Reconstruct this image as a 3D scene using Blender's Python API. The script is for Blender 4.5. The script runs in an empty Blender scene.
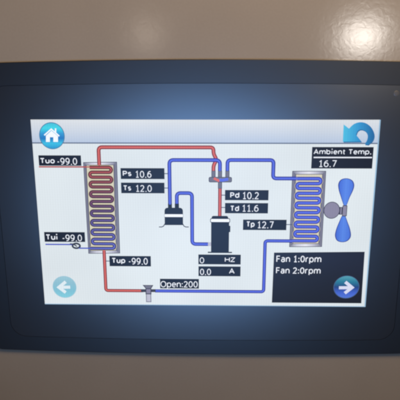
import bpy, math, random
from mathutils import Matrix, Vector

# ---------------------------------------------------------------- camera, world, light, exposure
S = bpy.context.scene
COL = S.collection
MM = 0.001
Z0 = 1.30                      # height of the screen's centre above the floor, metres


def W(x, y, z=0.0):            # device millimetres (right, up, out of the wall) -> world metres
    return Vector((x * MM, -z * MM, Z0 + y * MM))


cam_d = bpy.data.cameras.new('camera')
cam = bpy.data.objects.new('camera', cam_d)
COL.objects.link(cam)
S.camera = cam
rot = Matrix([[0.999782, -0.003948, 0.020501], [-0.000695, 0.975126, 0.221651], [-0.020866, -0.221617, 0.974911]])          # columns: camera axes in device space
dev2w = Matrix(((1, 0, 0), (0, 0, -1), (0, 1, 0)))
M4 = (dev2w @ rot).to_4x4()
M4.translation = W(*[2.559, 56.454, 213.658])
cam.matrix_world = M4
cam_d.sensor_width = 36.0
cam_d.lens = 36.0 * 1.2
cam_d.clip_start = 0.01
cam_d.clip_end = 50.0
cam_d.dof.use_dof = True
cam_d.dof.focus_distance = 0.222
cam_d.dof.aperture_fstop = 16.0

wd = bpy.data.worlds.new('World')
S.world = wd
wd.use_nodes = True
bg = wd.node_tree.nodes['Background']
bg.inputs['Color'].default_value = (1.0, 0.72, 0.52, 1)
bg.inputs['Strength'].default_value = 0.025

S.view_settings.view_transform = 'Standard'
S.view_settings.look = 'None'
S.view_settings.exposure = 0.0
S.view_settings.gamma = 1.0
S.cycles.filter_width = 3.6    # the soft pixel response of a small phone camera


def area_lamp(name, pos, target, sx, sy, watts, color):
    d = bpy.data.lights.new(name, 'AREA')
    d.shape = 'ELLIPSE'
    d.size, d.size_y = sx, sy
    d.energy = watts
    d.color = color
    o = bpy.data.objects.new(name, d)
    COL.objects.link(o)
    o.location = pos
    o.rotation_euler = (target - pos).to_track_quat('-Z', 'Y').to_euler()
    return o


hot = W(68.6, 75.8, -1.6)
dirw = Vector((0.2843, -0.9533, 0.1021))
area_lamp('room_lamp', hot + dirw * 0.95, hot, 0.070, 0.044, 0.21, (1.0, 0.93, 0.85))
area_lamp('wall_fill', W(120, 380, 260), W(0, 0, 0), 0.26, 0.18, 1.75, (1.0, 0.72, 0.42))  # added warm fill, no real fitting: lights the wall without mirroring in the film
pk = W(-2, 11, 0)
dirb = Vector((-0.0212, -0.9772, -0.2112))
glow = area_lamp('bloom_fill', pk + dirb * 0.60, W(0, 60, 0), 0.42, 0.30, 0.150, (0.25, 0.50, 1.0))  # added bluish fill; its reflection in the film stands in for lens bloom
glow.data.spread = math.radians(42)
sp = W(-25.3, 80.0, -2.8)
area_lamp('far_lamp', sp + Vector((-0.1244, -0.9865, 0.1069)) * 1.2, sp, 0.06, 0.06, 0.03, (1.0, 0.85, 0.7))

# ---------------------------------------------------------------- materials
def lin(c):
    return tuple(((v / 255) / 12.92 if v / 255 <= 0.04045 else ((v / 255 + 0.055) / 1.055) ** 2.4) for v in c) + (1.0,)


def new_mat(name):
    m = bpy.data.materials.new(name)
    m.use_nodes = True
    nt = m.node_tree
    return m, nt, nt.nodes['Principled BSDF']


GLOSS = 0.36
IOR = 1.38
_lcd = {}


def lcd_group():
    """brightness of the LCD's pixel columns and rows, in the display's own millimetres"""
    if 'g' in _lcd:
        return _lcd['g']
    g = bpy.data.node_groups.new('lcd_pixels', 'ShaderNodeTree')
    g.interface.new_socket('Factor', in_out='OUTPUT', socket_type='NodeSocketFloat')
    n, l = g.nodes, g.links
    out = n.new('NodeGroupOutput')
    tc = n.new('ShaderNodeTexCoord')
    sep = n.new('ShaderNodeSeparateXYZ')
    l.new(tc.outputs['Object'], sep.inputs[0])

    def wave(sock, pitch, amp):
        a = n.new('ShaderNodeMath'); a.operation = 'MULTIPLY'; a.inputs[1].default_value = 2 * math.pi / (pitch * MM)
        l.new(sock, a.inputs[0])
        s = n.new('ShaderNodeMath'); s.operation = 'SINE'; l.new(a.outputs[0], s.inputs[0])
        k = n.new('ShaderNodeMath'); k.operation = 'MULTIPLY'; k.inputs[1].default_value = amp
        l.new(s.outputs[0], k.inputs[0])
        return k.outputs[0]
    x = wave(sep.outputs['X'], 1.155, 0.020)
    y = wave(sep.outputs['Z'], 1.155, 0.008)
    ad = n.new('ShaderNodeMath'); ad.operation = 'ADD'
    l.new(x, ad.inputs[0]); l.new(y, ad.inputs[1])
    nz = n.new('ShaderNodeTexNoise'); nz.inputs['Scale'].default_value = 28.0; nz.inputs['Detail'].default_value = 1.0
    l.new(tc.outputs['Object'], nz.inputs['Vector'])
    mr = n.new('ShaderNodeMapRange')
    mr.inputs['From Min'].default_value = 0.3; mr.inputs['From Max'].default_value = 0.7
    mr.inputs['To Min'].default_value = 0.95; mr.inputs['To Max'].default_value = 1.03
    l.new(nz.outputs['Fac'], mr.inputs['Value'])
    a2 = n.new('ShaderNodeMath'); a2.operation = 'ADD'
    l.new(ad.outputs[0], a2.inputs[0]); l.new(mr.outputs[0], a2.inputs[1])
    l.new(a2.outputs[0], out.inputs[0])
    _lcd['g'] = g
    return g


def lit(name, stops, axis='Z', lo=0.0, hi=1.0, gain=1.0):
    """a lit picture element of the screen: emission (flat colour or a drawn ramp in mm) under the glossy film"""
    m, nt, p = new_mat(name)
    p.inputs['Base Color'].default_value = (0.01, 0.01, 0.012, 1)
    p.inputs['Roughness'].default_value = GLOSS
    p.inputs['IOR'].default_value = IOR
    p.inputs['Specular IOR Level'].default_value = 0.5
    if isinstance(stops[0], (int, float)):
        p.inputs['Emission Color'].default_value = lin(stops)
    else:
        tc = nt.nodes.new('ShaderNodeTexCoord')
        sep = nt.nodes.new('ShaderNodeSeparateXYZ')
        nt.links.new(tc.outputs['Object'], sep.inputs[0])
        mr = nt.nodes.new('ShaderNodeMapRange')
        mr.inputs['From Min'].default_value = lo * MM
        mr.inputs['From Max'].default_value = hi * MM
        nt.links.new(sep.outputs[axis], mr.inputs['Value'])
        cr = nt.nodes.new('ShaderNodeValToRGB')
        el = cr.color_ramp.elements
        for i, c in enumerate(stops):
            t = i / (len(stops) - 1)
            e = el[i] if i < 2 else el.new(t)
            e.position = t
            e.color = lin(c)
        # the two built-in stops were set first: make sure the order is right
        el[0].position = 0.0
        nt.links.new(mr.outputs[0], cr.inputs[0])
        nt.links.new(cr.outputs[0], p.inputs['Emission Color'])
    gn = nt.nodes.new('ShaderNodeGroup'); gn.node_tree = lcd_group()
    mu = nt.nodes.new('ShaderNodeMath'); mu.operation = 'MULTIPLY'; mu.inputs[1].default_value = gain
    nt.links.new(gn.outputs[0], mu.inputs[0])
    nt.links.new(mu.outputs[0], p.inputs['Emission Strength'])
    return m


def plastic(name, base, rough, ior, mottled=0.05, bump=0.0, bscale=900):
    m, nt, p = new_mat(name)
    p.inputs['Base Color'].default_value = base
    p.inputs['IOR'].default_value = ior
    tc = nt.nodes.new('ShaderNodeTexCoord')
    nz = nt.nodes.new('ShaderNodeTexNoise')
    nz.inputs['Scale'].default_value = 22.0
    nz.inputs['Detail'].default_value = 5.0
    nt.links.new(tc.outputs['Object'], nz.inputs['Vector'])
    mr = nt.nodes.new('ShaderNodeMapRange')
    mr.inputs['To Min'].default_value = rough - mottled
    mr.inputs['To Max'].default_value = rough + mottled
    nt.links.new(nz.outputs['Fac'], mr.inputs['Value'])
    nt.links.new(mr.outputs[0], p.inputs['Roughness'])
    if bump:
        n2 = nt.nodes.new('ShaderNodeTexNoise')
        n2.inputs['Scale'].default_value = bscale
        n2.inputs['Detail'].default_value = 2.0
        nt.links.new(tc.outputs['Object'], n2.inputs['Vector'])
        b = nt.nodes.new('ShaderNodeBump')
        b.inputs['Strength'].default_value = bump
        b.inputs['Distance'].default_value = 0.0002
        nt.links.new(n2.outputs['Fac'], b.inputs['Height'])
        nt.links.new(b.outputs[0], p.inputs['Normal'])
    return m


M_HOUSING = plastic('black_moulded_plastic', (0.008, 0.008, 0.008, 1), 0.36, 1.8, 0.015, 0.06, 1600)
M_PANEL = plastic('black_front_film', (0.010, 0.010, 0.010, 1), 0.28, 2.25, 0.012)
M_LED = plastic('smoked_lens', (0.10, 0.098, 0.092, 1), 0.4, 1.6)

M_WALL, nt, p = new_mat('cream_gloss_paint')
tc = nt.nodes.new('ShaderNodeTexCoord')
nz = nt.nodes.new('ShaderNodeTexNoise'); nz.inputs['Scale'].default_value = 14; nz.inputs['Detail'].default_value = 4
nt.links.new(tc.outputs['Object'], nz.inputs['Vector'])
cr = nt.nodes.new('ShaderNodeValToRGB')
cr.color_ramp.elements[0].position = 0.3; cr.color_ramp.elements[0].color = (0.37, 0.315, 0.245, 1)
cr.color_ramp.elements[1].position = 0.7; cr.color_ramp.elements[1].color = (0.41, 0.35, 0.275, 1)
nt.links.new(nz.outputs['Fac'], cr.inputs[0])
gr = nt.nodes.new('ShaderNodeTexNoise'); gr.inputs['Scale'].default_value = 1300; gr.inputs['Detail'].default_value = 3
nt.links.new(tc.outputs['Object'], gr.inputs['Vector'])
gm = nt.nodes.new('ShaderNodeMapRange')
gm.inputs['From Min'].default_value = 0.3; gm.inputs['From Max'].default_value = 0.7
gm.inputs['To Min'].default_value = 0.97; gm.inputs['To Max'].default_value = 1.03
nt.links.new(gr.outputs['Fac'], gm.inputs['Value'])
mx = nt.nodes.new('ShaderNodeVectorMath'); mx.operation = 'SCALE'
nt.links.new(cr.outputs[0], mx.inputs[0]); nt.links.new(gm.outputs[0], mx.inputs['Scale'])
nt.links.new(mx.outputs[0], p.inputs['Base Color'])
p.inputs['Roughness'].default_value = 0.15
p.inputs['IOR'].default_value = 2.0
n1 = nt.nodes.new('ShaderNodeTexNoise'); n1.inputs['Scale'].default_value = 330; n1.inputs['Detail'].default_value = 3.5
n1.inputs['Distortion'].default_value = 0.8
nt.links.new(tc.outputs['Object'], n1.inputs['Vector'])
b1 = nt.nodes.new('ShaderNodeBump'); b1.inputs['Strength'].default_value = 0.062; b1.inputs['Distance'].default_value = 0.0003
nt.links.new(n1.outputs['Fac'], b1.inputs['Height'])
nt.links.new(b1.outputs[0], p.inputs['Normal'])

# ---------------------------------------------------------------- mesh helpers
def link_mesh(name, verts, faces, mats, idx=None, parent=None, smooth=False):
    me = bpy.data.meshes.new(name)
    me.from_pydata([tuple(v) for v in verts], [], faces)
    for m in mats:
        me.materials.append(m)
    if idx:
        for pl, k in zip(me.polygons, idx):
            pl.material_index = k
    if smooth:
        for pl in me.polygons:
            pl.use_smooth = True
    me.update()
    o = bpy.data.objects.new(name, me)
    COL.objects.link(o)
    if parent:
        o.parent = parent
    return o


def L(x, y, z):                # device mm -> coordinates local to the controller (its Empty is unrotated)
    return (x * MM, -z * MM, y * MM)


def bow(x, y):                 # the long edges of the case are slightly crowned
    return y * (1 - 0.018 * (x / 90.0) ** 2)


def rrect(cx, cy, hw, hh, r, n=12, along=0):
    """rounded rectangle; along = extra points on the two long edges"""
    pts = []
    for (sx, sy, a0) in ((1, 1, 0), (-1, 1, 90), (-1, -1, 180), (1, -1, 270)):
        for i in range(n + 1):
            a = math.radians(a0 + 90 * i / n)
            pts.append((cx + sx * (hw - r) + r * math.cos(a), cy + sy * (hh - r) + r * math.sin(a)))
        if along and sx == sy:
            x0, y0 = pts[-1]
            x1 = cx - sx * (hw - r)
            pts += [(x0 + (x1 - x0) * k / (along + 1), y0) for k in range(1, along + 1)]
    return pts


def loft(name, cx, cy, hw, hh, r, prof, mat, parent, back=True):
    """rounded rectangle rings: prof = [(inset, z), ...] from back to front; the last ring is filled"""
    V, F = [], []
    N = None
    for (ins, z) in prof:
        ring = [(x, bow(x, y)) for x, y in rrect(cx, cy, hw - ins, hh - ins, max(r - ins, 0.4), 12, 24)]
        N = len(ring)
        V += [L(x, y, z) for x, y in ring]
    for k in range(len(prof) - 1):
        for i in range(N):
            j = (i + 1) % N
            F.append((k * N + i, k * N + j, (k + 1) * N + j, (k + 1) * N + i))
    F.append(tuple(range((len(prof) - 1) * N, len(prof) * N)))
    if back:
        F.append(tuple(reversed(range(N))))
    return link_mesh(name, V, F, [mat], parent=parent)


def catmull(P, n=6):
    out = []
    for i in range(len(P)):
        a, b, c, d = P[i - 1], P[i], P[(i + 1) % len(P)], P[(i + 2) % len(P)]
        for k in range(n):
            t = k / n
            out.append(tuple(0.5 * (2 * b[q] + (c[q] - a[q]) * t + (2 * a[q] - 5 * b[q] + 4 * c[q] - d[q]) * t * t
                                    + (3 * b[q] - a[q] - 3 * c[q] + d[q]) * t ** 3) for q in (0, 1)))
    return out


def rounded(P, r, n=7):
    """round the corners of an open polyline"""
    out = [P[0]]
    for i in range(1, len(P) - 1):
        a, b, c = Vector(P[i - 1]), Vector(P[i]), Vector(P[i + 1])
        u, v = (a - b), (c - b)
        rr = min(r, u.length * 0.49, v.length * 0.49)
        s, e = b + u.normalized() * rr, b + v.normalized() * rr
        for k in range(n + 1):
            t = k / n
            out.append(tuple((1 - t) ** 2 * s + 2 * t * (1 - t) * b + t * t * e))
    out.append(P[-1])
    return out


class Art:
    """one flat picture element of the screen, gathered into one mesh"""
    def __init__(self):
        self.v, self.f, self.i, self.m = [], [], [], []

    def slot(self, mat):
        if mat not in self.m:
            self.m.append(mat)
        return self.m.index(mat)

    def poly(self, P, mat, z):
        area = sum(P[k - 1][0] * P[k][1] - P[k][0] * P[k - 1][1] for k in range(len(P)))
        if area < 0:
            P = P[::-1]
        n = len(self.v)
        self.v += [L(x, y, z) for x, y in P]
        self.f.append(tuple(range(n, n + len(P))))
        self.i.append(self.slot(mat))

    def rect(self, R, mat, z):
        x0, y0, x1, y1 = R
        self.poly([(x0, y0), (x1, y0), (x1, y1), (x0, y1)], mat, z)

    def rrect(self, R, r, mat, z):
        x0, y0, x1, y1 = R
        self.poly(rrect((x0 + x1) / 2, (y0 + y1) / 2, (x1 - x0) / 2, (y1 - y0) / 2, r, 6), mat, z)

    def disc(self, c, rx, ry, mat, z, n=40):
        self.poly([(c[0] + rx * math.cos(2 * math.pi * k / n), c[1] + ry * math.sin(2 * math.pi * k / n)) for k in range(n)], mat, z)

    def ribbon(self, P, w, mat, z, r=0.0, closed=False):
        if r:
            P = rounded(P, r)
        Q = [Vector(P[0])]
        for q in P[1:]:
            if (Vector(q) - Q[-1]).length > 1e-4:
                Q.append(Vector(q))
        n0 = len(self.v)
        for k, q in enumerate(Q):
            if closed:
                a, b = Q[k - 1], Q[(k + 1) % len(Q)]
            else:
                a, b = Q[max(k - 1, 0)], Q[min(k + 1, len(Q) - 1)]
            t1 = (q - a).normalized() if (q - a).length > 1e-6 else (b - q).normalized()
            t2 = (b - q).normalized() if (b - q).length > 1e-6 else t1
            t = (t1 + t2).normalized()
            nn = Vector((-t.y, t.x))
            sc = 1.0 / max(0.5, nn.dot(Vector((-t1.y, t1.x))))
            for s in (1, -1):
                e = q + nn * (s * w / 2 * sc)
                self.v.append(L(e.x, e.y, z))
        K = len(Q) if closed else len(Q) - 1
        for k in range(K):
            a = n0 + 2 * k
            b = n0 + 2 * ((k + 1) % len(Q))
            self.f.append((a, a + 1, b + 1, b))
            self.i.append(self.slot(mat))

    def text(self, s, R, mat, z, weight=0.16):
        """stroke lettering; R = left, baseline, right, top of the capitals"""
        x0, yb, x1, yt = R
        sy = yt - yb
        total = sum(GLYPH[c][0] for c in s) + GAP * (len(s) - 1)
        sx = (x1 - x0) / total
        w = weight * sy
        x = x0
        for c in s:
            adv, strokes = GLYPH[c]
            for st in strokes:
                fx = lambda p: x + w / 2 + p[0] * (adv * sx - w)
                fy = lambda p: yb + w / 2 + p[1] * (sy - w)
                Q = [(fx(p), fy(p)) for p in st]
                closed = st[0] == st[-1] and len(st) > 4
                if len(Q) == 1:
                    self.rect((x + (adv * sx - w * 1.1) / 2, Q[0][1] - w * .55, x + (adv * sx + w * 1.1) / 2, Q[0][1] + w * .55), mat, z)
                else:
                    self.ribbon(Q[:-1] if closed else Q, w, mat, z, closed=closed)
            x += (adv + GAP) * sx

    def build(self, name, parent):
        return link_mesh(name, self.v, self.f, self.m, self.i, parent)


def arc(cx, cy, rx, ry, a0, a1, n=14):
    return [(cx + rx * math.cos(math.radians(a0 + (a1 - a0) * k / n)), cy + ry * math.sin(math.radians(a0 + (a1 - a0) * k / n))) for k in range(n + 1)]


def ring(cx, cy, rx, ry):
    q = arc(cx, cy, rx, ry, 0, 360, 22)
    q[-1] = q[0]
    return q


def bez(a, b, c, n=8):
    return [tuple((1 - t) ** 2 * a[k] + 2 * t * (1 - t) * b[k] + t * t * c[k] for k in (0, 1)) for t in [q / n for q in range(n + 1)]]


GAP = 0.10
XH = 0.74
six = bez((0.86, 0.98), (0.03, 0.98), (0.02, 0.33))
GLYPH = {                       # width, strokes; 0..1 across the letter's box, 0..1 from baseline to capital height
    '0': (0.62, [ring(0.5, 0.5, 0.5, 0.5)]),
    '1': (0.56, [[(0.12, 0.80), (0.55, 1.0), (0.55, 0.0)], [(0.12, 0.0), (0.98, 0.0)]]),
    '2': (0.60, [arc(0.47, 0.72, 0.46, 0.28, 160, -28) + [(0.03, 0.0), (1.0, 0.0)]]),
    '6': (0.62, [six, ring(0.5, 0.32, 0.48, 0.32)]),
    '7': (0.58, [[(0.0, 1.0), (1.0, 1.0), (0.36, 0.0)]]),
    '9': (0.62, [[(1 - x, 1 - y) for x, y in six], ring(0.5, 0.68, 0.48, 0.32)]),
    '-': (0.38, [[(0.05, 0.40), (0.95, 0.40)]]),
    '.': (0.22, [[(0.5, 0.0)]]),
    ':': (0.22, [[(0.5, 0.04)], [(0.5, 0.62)]]),
    ' ': (0.26, []),
    'T': (0.66, [[(0.0, 1.0), (1.0, 1.0)], [(0.5, 1.0), (0.5, 0.0)]]),
    'u': (0.60, [[(0.0, XH), (0.0, 0.3)] + arc(0.48, 0.28, 0.48, 0.28, 180, 330)[1:] + [(1.0, 0.28)], [(1.0, XH), (1.0, 0.0)]]),
    'o': (0.64, [ring(0.5, XH / 2, 0.5, XH / 2)]),
    'i': (0.24, [[(0.5, XH * 0.93), (0.5, 0.0)], [(0.5, 1.10)]]),
    'p': (0.64, [[(0.0, XH), (0.0, -0.30)], ring(0.5, XH / 2, 0.5, XH / 2)]),
    'P': (0.62, [[(0.0, 0.0), (0.0, 1.0), (0.5, 1.0)] + arc(0.52, 0.73, 0.48, 0.27, 90, -90) + [(0.0, 0.46)]]),
    's': (0.52, [arc(0.5, XH * 0.75, 0.46, XH * 0.25, 35, 180, 8) + bez((0.04, XH * 0.7), (0.1, XH * 0.5), (0.5, XH * 0.5), 4)[1:]
                 + bez((0.5, XH * 0.5), (0.96, XH * 0.48), (0.96, XH * 0.24), 4)[1:] + arc(0.5, XH * 0.25, 0.46, XH * 0.25, 0, -150, 8)[1:]]),
    'd': (0.64, [[(1.0, 1.06), (1.0, 0.0)], ring(0.5, XH / 2, 0.5, XH / 2)]),
    'b': (0.64, [[(0.0, 1.06), (0.0, 0.0)], ring(0.5, XH / 2, 0.5, XH / 2)]),
    'H': (0.76, [[(0.0, 0.0), (0.0, 1.0)], [(1.0, 0.0), (1.0, 1.0)], [(0.0, 0.52), (1.0, 0.52)]]),
    'Z': (0.68, [[(0.0, 1.0), (1.0, 1.0), (0.0, 0.0), (1.0, 0.0)]]),
    'A': (0.76, [[(0.0, 0.0), (0.5, 1.0), (1.0, 0.0)], [(0.2, 0.33), (0.8, 0.33)]]),
    'O': (0.84, [ring(0.5, 0.5, 0.5, 0.5)]),
    'e': (0.60, [[(0.06, XH * 0.52), (0.97, XH * 0.52)] + arc(0.5, XH / 2, 0.5, XH / 2, 5, 315, 18)]),
    'n': (0.60, [[(0.0, 0.0), (0.0, XH)], [(0.0, XH * 0.6)] + arc(0.52, XH - 0.29, 0.48, 0.29, 150, 0) + [(1.0, 0.0)]]),
    'r': (0.42, [[(0.0, 0.0), (0.0, XH)], [(0.0, XH * 0.55)] + bez((0.05, XH * 0.75), (0.35, XH * 1.02), (1.0, XH), 5)]),
    'm': (0.96, [[(0.0, 0.0), (0.0, XH)], [(0.0, XH * 0.6)] + arc(0.26, XH - 0.26, 0.24, 0.26, 150, 0) + [(0.5, 0.0)],
                 [(0.5, XH * 0.6)] + arc(0.76, XH - 0.26, 0.24, 0.26, 150, 0) + [(1.0, 0.0)]]),
    'a': (0.58, [arc(0.48, XH - 0.24, 0.46, 0.24, 145, 0, 8) + [(0.96, 0.0)], ring(0.46, 0.22, 0.44, 0.22)]),
    't': (0.42, [[(0.38, 0.98), (0.38, 0.2)] + arc(0.72, 0.2, 0.34, 0.2, 180, 290, 6)[1:], [(0.0, XH), (0.98, XH)]]),
    'F': (0.56, [[(0.0, 0.0), (0.0, 1.0), (1.0, 1.0)], [(0.0, 0.52), (0.9, 0.52)]]),
}


# ---------------------------------------------------------------- the wall
def build_wall():
    n = 24
    V, F = [], []
    for j in range(n + 1):
        for i in range(n + 1):
            V.append((-0.9 + 1.8 * i / n, 0.0016, 0.5 + 1.6 * j / n))
    for j in range(n):
        for i in range(n):
            a = j * (n + 1) + i
            F.append((a, a + 1, a + n + 2, a + n + 1))
    o = link_mesh('wall', V, F, [M_WALL])
    o['kind'] = 'structure'
    return o


build_wall()

# ---------------------------------------------------------------- the controller
dev = bpy.data.objects.new('touchscreen_controller', None)
COL.objects.link(dev)
dev.location = (0, 0, Z0)
dev['label'] = 'black wall-mounted touchscreen controller showing a heat pump diagram on its lit screen'
dev['category'] = 'control panel'

CX, CY = -1.2, -0.2
HW, HH, RAD = 107.0, 69.9, 9.0
PX, PY, PW, PH, PR = -1.5, -1.3, 93.0, 60.9, 7.5


def build_housing():
    """moulded frame: outer rounded rectangle with a soft edge, open in front where the film is set in"""
    outer = [(0.5, -1.9), (0.2, -1.4), (0.0, -0.22), (0.05, -0.08), (0.15, 0.0), (0.35, 0.03)]
    inner = [(-2.2, 0.03), (-0.16, 0.03), (-0.13, -0.06), (-0.11, -0.7)]
    V, F = [], []
    for ins, z in outer:
        V += [L(x, bow(x, y), z) for x, y in rrect(CX, CY, HW - ins, HH - ins, RAD - ins, 12, 24)]
    for ins, z in inner:
        V += [L(x, bow(x, y), z) for x, y in rrect(PX, PY, PW - ins, PH - ins, PR - ins, 12, 24)]
    N = len(V) // (len(outer) + len(inner))
    K = len(outer) + len(inner)
    for k in range(K - 1):
        for i in range(N):
            j = (i + 1) % N
            F.append((k * N + i, k * N + j, (k + 1) * N + j, (k + 1) * N + i))
    F.append(tuple(range((K - 1) * N, K * N)))
    F.append(tuple(reversed(range(N))))
    link_mesh('housing', V, F, [M_HOUSING], parent=dev)


build_housing()
loft('front_panel', PX, PY, PW, PH, PR, [(0.0, -0.65), (0.0, 0.0)], M_PANEL, dev)

# indicator at the right of the front panel
V, F = [], []
cxl, cyl = (82.82, 55.3)
rings = [(1.25, 0.0), (1.2, 0.03), (1.0, 0.06), (0.5, 0.08)]
for r, z in rings:
    V += [L(cxl + r * math.cos(k * math.pi / 10), cyl + r * math.sin(k * math.pi / 10), z + 0.003) for k in range(20)]
for q in range(3):
    for k in range(20):
        F.append((q * 20 + k, q * 20 + (k + 1) % 20, (q + 1) * 20 + (k + 1) % 20, (q + 1) * 20 + k))
F.append(tuple(range(60, 80)))
link_mesh('indicator_light', V, F, [M_LED], parent=dev, smooth=True)

# ---------------------------------------------------------------- the screen
HS = 44.12
WHITE = lit('screen_white', (222, 230, 234))
EDGE = lit('screen_edge', (150, 186, 214))
NAVY = lit('readout_navy', (15, 20, 33))
INK = lit('letter_white', (232, 236, 244), gain=1.0)
RED_D = lit('pipe_red_edge', (132, 36, 36))
RED_L = lit('pipe_red', (216, 104, 94))
BLUE_D = lit('pipe_blue_edge', (40, 46, 150))
BLUE_L = lit('pipe_blue', (88, 108, 226))
GREY_D = lit('metal_outline', (58, 58, 74))
GREY = lit('metal_grey', (112, 112, 130))
GREY_L = lit('metal_pale', (190, 190, 206))
LILAC = lit('motor_lilac', (136, 132, 156))
CREAM = lit('coil_glow', (218, 206, 160))
INSIDE = lit('coil_backing', (214, 208, 184))
WIRE = lit('leader_grey', (80, 90, 112))
ICONW = lit('icon_white', (240, 244, 250), gain=1.05)

Zb, Z1, Z2, Z3, Z4, Z5 = 0.03, 0.06, 0.09, 0.12, 0.15, 0.18

a = Art()
a.rect((-77, -HS, 77, HS), WHITE, Zb)
a.rect((76.45, -HS, 77, HS), EDGE, Z1)
a.rect((-77, -HS, 76.45, -HS + 0.35), EDGE, Z1)
screen = a.build('display', dev)

# title bar
yb = 33.73
TB = lit('title_bar_sky', [(182, 198, 222), (204, 213, 226), (220, 224, 228)], 'Z', yb, HS)
a = Art()
a.rect((-77, yb, 76.45, HS), TB, Z1)
a.rect((-77, yb - 0.2, 76.45, yb + 0.32), lit('title_rule', (96, 110, 136)), Z2)
a.build('title_bar', screen)

# home icon
hc = (-67.93, 36.97)
HOME = lit('home_cyan', [(40, 150, 206), (60, 190, 228), (34, 118, 192), (52, 154, 212), (66, 214, 232), (70, 190, 216)], 'Z', hc[1] - 5.6, hc[1] + 5.6)
a = Art()
a.disc(hc, 5.75, 6.0, lit('home_rim', (70, 130, 170)), Z2)
a.disc(hc, 5.4, 5.65, HOME, Z3)
a.poly([(-67.99, 39.27), (-65.2, 36.8), (-65.37, 34.26), (-67.49, 34.26), (-67.34, 36.35), (-68.87, 36.35), (-69.02, 34.25), (-70.82, 34.25), (-70.62, 37.06)], ICONW, Z4)
a.ribbon([(-71.32, 37.23), (-67.99, 39.94), (-64.62, 36.84)], 0.62, ICONW, Z4 + 0.02)
a.poly([(-66.49, 39.01), (-66.4, 40.29), (-65.73, 40.29), (-65.86, 38.39)], ICONW, Z4 + 0.01)
a.build('home_icon', screen)

# return arrow
AR = lit('arrow_cyan', [(76, 190, 226), (48, 148, 206), (28, 100, 158)], 'X', 61.05, 74.6)
AR_D = lit('arrow_shade', (36, 108, 160))
arch = [(63.44, 40.27), (65.44, 42.23), (68.08, 43.05), (70.86, 42.49), (73.36, 40.46), (74.59, 37.58), (74.13, 35.12), (72.3, 33.27)]
hollow = [(70.71, 33.49), (71.68, 35.12), (71.82, 37.31), (70.58, 39.23), (68.66, 39.93), (67.31, 39.23), (66.73, 37.57)]
open_curve = lambda P: catmull([P[0]] + P + [P[-1]])[6:-12] + [P[-1]]
oa = [(61.01, 42.1)] + open_curve(arch) + open_curve(hollow) + [(69.31, 34.63), (61.15, 34.58)]
a = Art()
a.poly([(x + 0.3, y - 0.45) for x, y in oa], AR_D, Z2)
a.poly(oa, AR, Z3)
a.build('return_icon', screen)

# ---- readouts: box, label and value in one mesh
def readout(R, texts, rule=None):
    a = Art()
    a.rect(R, NAVY, Z3)
    if rule:
        a.rect(rule, INK, Z4)
    for s, T, b in texts:
        a.text(s, T, INK, Z4, b)
    return a.build('readout_box', screen)


LB, NB = 0.19, 0.125
readout((-74.7, 23.52, -55.46, 28.24), [('Tuo', (-74.07, 24.56, -67.44, 27.01), LB), ('-99.0', (-66.46, 23.94, -57.29, 27.12), NB)])
readout((-74.74, -12.47, -55.68, -7.69), [('Tui', (-74.08, -11.48, -68.52, -8.84), LB), ('-99.0', (-66.43, -12.15, -57.11, -8.88), NB)])
readout((-44.69, -24.36, -25.1, -19.23), [('Tup', (-43.59, -22.8, -37.19, -20.21), LB), ('-99.0', (-35.74, -23.48, -26.56, -20.14), NB)])
readout((-37.82, 17.53, -17.96, 22.52), [('Ps', (-36.86, 18.89, -32.91, 21.27), LB), ('10.6', (-31.2, 18.13, -23.85, 21.29), NB)])
readout((-37.84, 10.95, -18.08, 15.87), [('Ts', (-36.88, 12.19, -33.27, 14.6), LB), ('12.0', (-31.26, 11.61, -23.87, 14.77), NB)])
readout((9.45, 7.87, 29.18, 12.61), [('Pd', (11.81, 8.97, 15.94, 11.53), LB), ('10.2', (17.35, 8.39, 24.84, 11.69), NB)])
readout((9.51, 1.71, 29.14, 6.56), [('Td', (11.89, 2.72, 15.91, 5.32), LB), ('11.6', (17.28, 2.52, 24.86, 5.72), NB)])
readout((17.89, -6.21, 37.83, -1.24), [('Tp', (19.4, -4.71, 23.22, -2.08), LB), ('12.7', (24.42, -5.34, 31.91, -2.05), NB)])
readout((-2.71, -23.11, 17.14, -18.26), [('0', (-2.1, -22.62, 0.02, -19.64), NB), ('HZ', (9.69, -21.88, 14.47, -19.56), 0.17)])
readout((-2.67, -29.02, 17.15, -24.11), [('0.0', (-1.96, -28.46, 3.24, -25.3), NB), ('A', (11.73, -27.72, 14.37, -25.11), 0.17)])
readout((-20.97, -35.4, -2.49, -30.52), [('Open:200', (-20.78, -34.84, -3.06, -31.64), 0.125)])
readout((47.8, 22.58, 74.86, 32.19), [('Ambient Temp.', (48.55, 28.95, 74.04, 31.22), 0.17), ('16.7', (51.05, 23.24, 58.95, 26.3), NB)],
        rule=(48.68, 27.25, 74.46, 27.83))

# fan status box
FB = lit('status_navy', [(22, 24, 32), (24, 28, 40), (28, 34, 52)], 'Z', -44, -20)
a = Art()
fb = (32.48, -42.26, 74.73, -16.68)
a.poly([(32.59, -17.11), (74.53, -16.44), (74.85, -42.23), (32.38, -42.26)], FB, Z3)
a.text('Fan 1:0rpm', (33.77, -21.81, 54.72, -18.55), INK, Z4, 0.145)
a.text('Fan 2:0rpm', (33.82, -27.48, 54.7, -24.34), INK, Z4, 0.145)
a.build('fan_status_box', screen)

# next and previous page icons
def page_icon(name, c, rx, ry, rim, ramp, chev, shaft, white, z):
    m = lit(name + '_ramp', ramp, 'Z', c[1] - ry, c[1] + ry)
    a = Art()
    a.disc(c, rx, ry, lit(name + '_rim', rim), z)
    a.disc((c[0], c[1] + 0.05), rx - 0.3, ry - 0.3, m, z + 0.03)
    a.ribbon(chev, 1.55, white, z + 0.06)
    a.ribbon(shaft, 1.55, white, z + 0.08)
    return a.build(name, screen)


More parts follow.
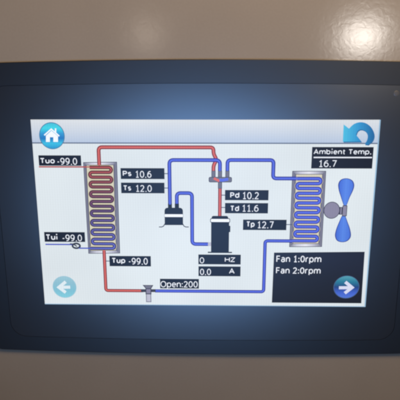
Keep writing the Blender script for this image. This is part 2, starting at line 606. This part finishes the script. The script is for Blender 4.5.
page_icon('next_page_icon', (67.25, -34.04), 6.1, 5.8, (70, 92, 130),
          [(84, 120, 214), (66, 100, 204), (32, 66, 128), (40, 124, 152), (86, 160, 176)],
          [(66.56, -31.42), (69.89, -34.22), (66.65, -37.09)], [(63.74, -34.37), (69.29, -34.28)], lit('next_white', (214, 218, 240)), Z4)
page_icon('previous_page_icon', (-66.86, -35.09), 5.75, 5.6, (158, 200, 216),
          [(130, 206, 222), (128, 192, 212), (142, 192, 210), (158, 202, 216)],
          [(-66.11, -32.37), (-69.57, -35.27), (-66.46, -37.91)], [(-69.09, -35.26), (-64.11, -35.12)], lit('previous_white', (224, 236, 242)), Z2)

# ---- pipes of the diagram
def pipe(name, paths, dark, light, w=1.7, r=1.6, z=Z2 + 0.008):
    a = Art()
    for P in paths:
        a.ribbon(P, w, dark, z, r)
        a.ribbon(P, w * 0.44, light, z + 0.012, r)
    return a.build(name, screen)


a_in = [(-74.83, 23.0), (-47.4, 23.0)]
pipe('hot_gas_pipe', [[(-47.36, 22.97), (-47.36, 31.92), (4.09, 31.92), (4.09, 28.97), (5.6, 26.5), (4.14, 23.79), (4.14, 21.29)]], RED_D, RED_L, 1.75, 1.7)
pipe('discharge_pipe', [[(7.14, 13.5), (7.14, 0.23)]], RED_D, RED_L, 1.65)
pipe('water_outlet_pipe', [a_in], RED_D, RED_L, 0.62, 0)
pipe('liquid_pipe_hot', [[(-47.01, -15.55), (-47.01, -36.72), (-29.23, -36.72)]], RED_D, RED_L, 1.6, 1.2)
pipe('suction_pipe', [[(-15.68, 5.71), (-15.68, 26.23), (7.03, 26.23), (7.03, 21.3)]], BLUE_D, BLUE_L, 1.75, 1.9, Z2 + 0.022)
pipe('gas_pipe', [[(10.4, 21.31), (10.4, 26.29), (30.96, 26.29), (30.96, 17.99), (43.08, 17.99)]], BLUE_D, BLUE_L, 1.75, 1.6)
pipe('return_pipe', [[(-12.52, 5.72), (-12.52, 11.1), (-5.57, 11.1), (-5.57, -13.19), (2.25, -13.19)]], BLUE_D, BLUE_L, 1.75, 1.8)
pipe('liquid_pipe_cold', [[(-23.48, -36.73), (28.3, -36.73), (28.3, -11.42), (43.02, -11.42)]], BLUE_D, BLUE_L, 1.6, 1.3)
pipe('water_inlet_pipe', [[(-74.53, -13.75), (-61.77, -13.75)], [(-58.81, -15.53), (-50.79, -15.53)]], BLUE_D, BLUE_L, 0.62, 0)

# ---- sensor leaders
a = Art()
for P in ([(-17.96, 20.04), (-16.11, 20.04)], [(-18.08, 13.41), (-16.21, 13.41)], [(7.9, 10.2), (9.45, 10.2)], [(7.95, 4.44), (9.51, 4.44)],
          [(37.82, -3.52), (42.68, -3.52)], [(-46.54, -21.84), (-44.64, -21.84)]):
    a = Art()
    a.ribbon(P, 0.4, WIRE, Z2)
    a.build('sensor_leader', screen)

# water pump eye on the inlet line
a = Art()
pc = (-60.02, -14.4)
DK = lit('pump_black', (44, 50, 64))
a.ribbon([(pc[0] + 1.75 * math.cos(t * math.pi / 14), pc[1] + 1.15 * math.sin(t * math.pi / 14)) for t in range(28)], 0.85, DK, Z2, closed=True)
a.ribbon([(-62.94, -13.44), (-61.29, -13.52), (-59.71, -14.7)], 0.55, DK, Z3)
a.build('pump_symbol', screen)

# ---- heat exchangers: frame and serpentine coil
def frame_art(name, outer, inner, rim):
    """outer and inner: TL, TR, BR, BL"""
    side = lit(name + '_side', [(104, 104, 120), (148, 148, 164), (100, 100, 118)], 'X', outer[0][0], outer[1][0])
    a = Art()
    a.poly(outer, rim, Z1 + 0.005)
    sh = lambda P, d: [(P[0][0] + d, P[0][1] - d), (P[1][0] - d, P[1][1] - d), (P[2][0] - d, P[2][1] + d), (P[3][0] + d, P[3][1] + d)]
    o2, i2 = sh(outer, 0.28), sh(inner, -0.24)
    cap = lit(name + '_cap', [(112, 112, 130), (206, 206, 220), (232, 232, 240), (190, 190, 206), (112, 112, 130)], 'X', outer[0][0], outer[1][0])
    a.poly([o2[0], o2[1], i2[1], i2[0]], cap, Z1 + 0.02)
    a.poly([o2[3], o2[2], i2[2], i2[3]], cap, Z1 + 0.02)
    jam = lit(name + '_jamb', (128, 128, 146))
    a.poly([o2[0], i2[0], i2[3], o2[3]], jam, Z1 + 0.02)
    a.poly([o2[1], i2[1], i2[2], o2[2]], jam, Z1 + 0.02)
    for A, B in ((0, 3), (1, 2)):
        m0 = [((o2[A][0] + 2 * i2[A][0]) / 3, (o2[A][1] + i2[A][1]) / 2), ((o2[B][0] + 2 * i2[B][0]) / 3, (o2[B][1] + i2[B][1]) / 2)]
        a.ribbon(m0, 0.55, GREY, Z1 + 0.026)
    a.poly(i2, rim, Z1 + 0.032)
    a.poly(inner, INSIDE, Z1 + 0.038)
    return a.build(name, screen)


def coil_path(xl, xr, rows, first_right):
    """rows: heights from top to bottom; bends at xl and xr (each a half circle between two rows)"""
    P = []
    right = True
    for k, y in enumerate(rows):
        t = k / (len(rows) - 1)
        l, r = xl[0] + (xl[1] - xl[0]) * t, xr[0] + (xr[1] - xr[0]) * t
        nxt = rows[k + 1] if k + 1 < len(rows) else None
        rad = (y - nxt) / 2 if nxt is not None else 0
        if right:
            if k == 0:
                P.append((l, y))
            if nxt is None:
                P.append((r, y))
                break
            cx = r - rad
            P += [(cx + rad * math.sin(math.pi * q / 10), y - rad + rad * math.cos(math.pi * q / 10)) for q in range(11)]
        else:
            if nxt is None:
                P.append((l - 1.0, y))
                break
            cx = l + rad
            P += [(cx - rad * math.sin(math.pi * q / 10), y - rad + rad * math.cos(math.pi * q / 10)) for q in range(11)]
        right = not right
    return P


evo = [(-54.59, 25.14), (-39.29, 25.36), (-39.52, -17.97), (-54.47, -18.22)]
evi = [(-53.13, 23.69), (-40.98, 23.86), (-41.4, -16.45), (-53.11, -16.63)]
frame_art('evaporator_frame', evo, evi, lit('evaporator_outline', (60, 60, 84)))
ye = [22.84 + (-15.55 - 22.84) * k / 17 for k in range(18)]
pe = coil_path((-51.83, -52.39), (-42.03, -41.97), ye, True)
EV_D = lit('evaporator_coil_edge', [(44, 44, 104), (58, 40, 66), (92, 30, 30)], 'Z', ye[-1], ye[0])
EV_L = lit('evaporator_coil', [(104, 112, 206), (98, 92, 168), (104, 70, 110), (140, 70, 72), (190, 84, 78)], 'Z', ye[-1], ye[0])
a = Art()
a.ribbon(pe, 2.0, CREAM, Z1 + 0.044)
a.ribbon(pe, 1.62, EV_D, Z3)
a.ribbon(pe, 0.56, EV_L, Z3 + 0.015)
a.build('evaporator_coil', screen)

cdo = [(39.49, 21.43), (54.57, 21.47), (54.67, -14.18), (39.54, -14.37)]
cdi = [(41.25, 19.8), (52.92, 19.83), (52.91, -12.49), (41.37, -12.61)]
frame_art('condenser_frame', cdo, cdi, lit('condenser_outline', (66, 66, 86)))
yc = [17.95 + (-11.31 - 17.95) * k / 13 for k in range(14)]
pcd = coil_path((41.82, 41.81), (52.43, 52.32), yc, True)
a = Art()
a.ribbon(pcd, 2.02, CREAM, Z1 + 0.044)
a.ribbon(pcd, 1.68, BLUE_D, Z3)
a.ribbon(pcd, 0.82, BLUE_L, Z3 + 0.015)
a.build('condenser_coil', screen)

# ---- four-way valve
a = Art()
for u, z in ((4.16, 0), (7.09, 0), (10.42, 0)):
    a.rect((u - 0.92, 18.1, u + 0.92, 21.39), GREY_D, Z3)
    a.rect((u - 0.66, 18.1, u + 0.66, 21.21), GREY, Z3 + 0.01)
u = 7.13
a.rect((u - 0.92, 13.22, u + 0.92, 16.49), GREY_D, Z3)
a.rect((u - 0.66, 13.4, u + 0.66, 16.49), GREY, Z3 + 0.01)
a.rrect((2.01, 16.13, 12.48, 18.6), 0.7, GREY_D, Z3 + 0.02)
a.rrect((2.28, 16.4, 12.21, 18.33), 0.5, GREY, Z3 + 0.03)
a.ribbon([(4.31, 18.0), (6.85, 16.72)], 1.15, RED_L, Z3 + 0.04)
a.ribbon([(6.89, 17.23), (8.24, 17.09), (10.81, 17.65)], 1.3, BLUE_L, Z3 + 0.05)
a.build('reversing_valve_symbol', screen)

# ---- suction accumulator
a = Art()
a.rect((-16.61, 3.58, -14.78, 6.13), NAVY, Z3)
a.rect((-13.49, 3.6, -11.56, 6.14), NAVY, Z3)
a.poly(rounded([(-18.24, -4.05), (-18.24, 4.23), (-9.78, 4.23), (-9.78, -4.01)], 1.7), NAVY, Z3 + 0.01)
a.rect((-18.3, -0.35, -9.72, 1.32), GREY_D, Z3 + 0.02)
a.rect((-18.21, -0.16, -9.81, 1.13), ICONW, Z3 + 0.03)
a.ribbon([(-18.13, -3.38), (-18.8, -4.54), (-19.64, -4.97), (-20.94, -4.98)], 0.42, GREY_D, Z3)
a.ribbon([(-9.98, -3.34), (-9.35, -4.49), (-8.52, -4.92), (-7.13, -4.91)], 0.42, GREY_D, Z3)
a.build('accumulator_symbol', screen)

# ---- compressor
a = Art()
a.poly(rounded([(3.41, -2.5), (3.41, 0.45), (11.02, 0.45), (11.02, -2.47)], 1.0), NAVY, Z3)
a.rect((3.21, -17.02, 11.51, -1.53), NAVY, Z3 + 0.01)
a.rrect((2.76, -2.77, 11.92, -0.67), 0.6, NAVY, Z3 + 0.02)
a.rrect((3.04, -2.44, 11.64, -1.01), 0.4, ICONW, Z3 + 0.03)
a.rrect((10.77, -7.31, 12.07, -4.19), 0.35, NAVY, Z3 + 0.02)
a.rect((1.7, -17.47, 13.01, -16.88), NAVY, Z3)
a.rect((1.78, -14.06, 3.27, -12.26), GREY_L, Z3)
a.build('compressor_symbol', screen)

# ---- expansion valve
a = Art()
a.poly([(-29.35, -33.76), (-24.18, -33.77), (-25.23, -35.51), (-27.96, -35.54)], GREY_D, Z3)
a.poly([(-28.59, -34.06), (-24.86, -34.08), (-25.66, -35.52), (-27.58, -35.53)], GREY, Z3 + 0.01)
a.rect((-30.19, -37.39, -27.8, -35.9), GREY_D, Z3)
a.rect((-25.4, -37.35, -23.19, -35.86), GREY_D, Z3)
a.rect((-28.0, -38.5, -25.21, -35.42), GREY_D, Z3 + 0.02)
a.rect((-27.61, -38.04, -25.6, -35.83), LILAC, Z3 + 0.03)
a.rect((-27.85, -42.53, -25.34, -38.4), GREY, Z3 + 0.015)
a.rect((-27.51, -42.16, -25.68, -38.5), GREY_L, Z3 + 0.025)
a.build('expansion_valve_symbol', screen)

# ---- fan with its motor
BLADE = lit('fan_blade', [(56, 92, 204), (88, 134, 228), (66, 106, 212)], 'X', 59.63, 68.24)
BLADE_D = lit('fan_blade_edge', (48, 66, 150))
up = catmull([(63.59, 5.34), (64.59, 5.35), (65.86, 9.27), (67.23, 12.79), (67.51, 15.27), (66.48, 17.23), (64.09, 18.14), (61.54, 17.63), (60.36, 15.7), (60.67, 12.95), (61.88, 9.53)])
dn = catmull([(64.23, 1.12), (63.14, 1.11), (61.53, -2.97), (60.52, -6.51), (60.4, -9.11), (61.55, -11.22), (63.98, -11.89), (66.33, -11.2), (67.65, -9.07), (67.15, -5.8), (65.72, -2.19)])
a = Art()
for Q in (up, dn):
    cx = sum(q[0] for q in Q) / len(Q); cy = sum(q[1] for q in Q) / len(Q)
    a.poly(Q, BLADE_D, Z1)
    a.poly([(cx + (x - cx) * 0.88, cy + (y - cy) * 0.95) for x, y in Q], BLADE, Z1 + 0.012)
mc = (58.14, 3.35)
a.rect((61.47, 1.3, 63.28, 4.87), GREY_D, Z2)
a.rect((62.02, 1.58, 62.65, 4.59), LILAC, Z2 + 0.01)
a.rrect((62.92, 0.5, 65.1, 5.72), 0.4, GREY_D, Z2 + 0.02)
a.rrect((63.19, 0.83, 64.82, 5.39), 0.3, LILAC, Z2 + 0.03)
a.disc(mc, 3.72, 4.0, GREY_D, Z2 + 0.02)
a.disc(mc, 3.42, 3.7, LILAC, Z2 + 0.03)
a.build('fan_symbol', screen)
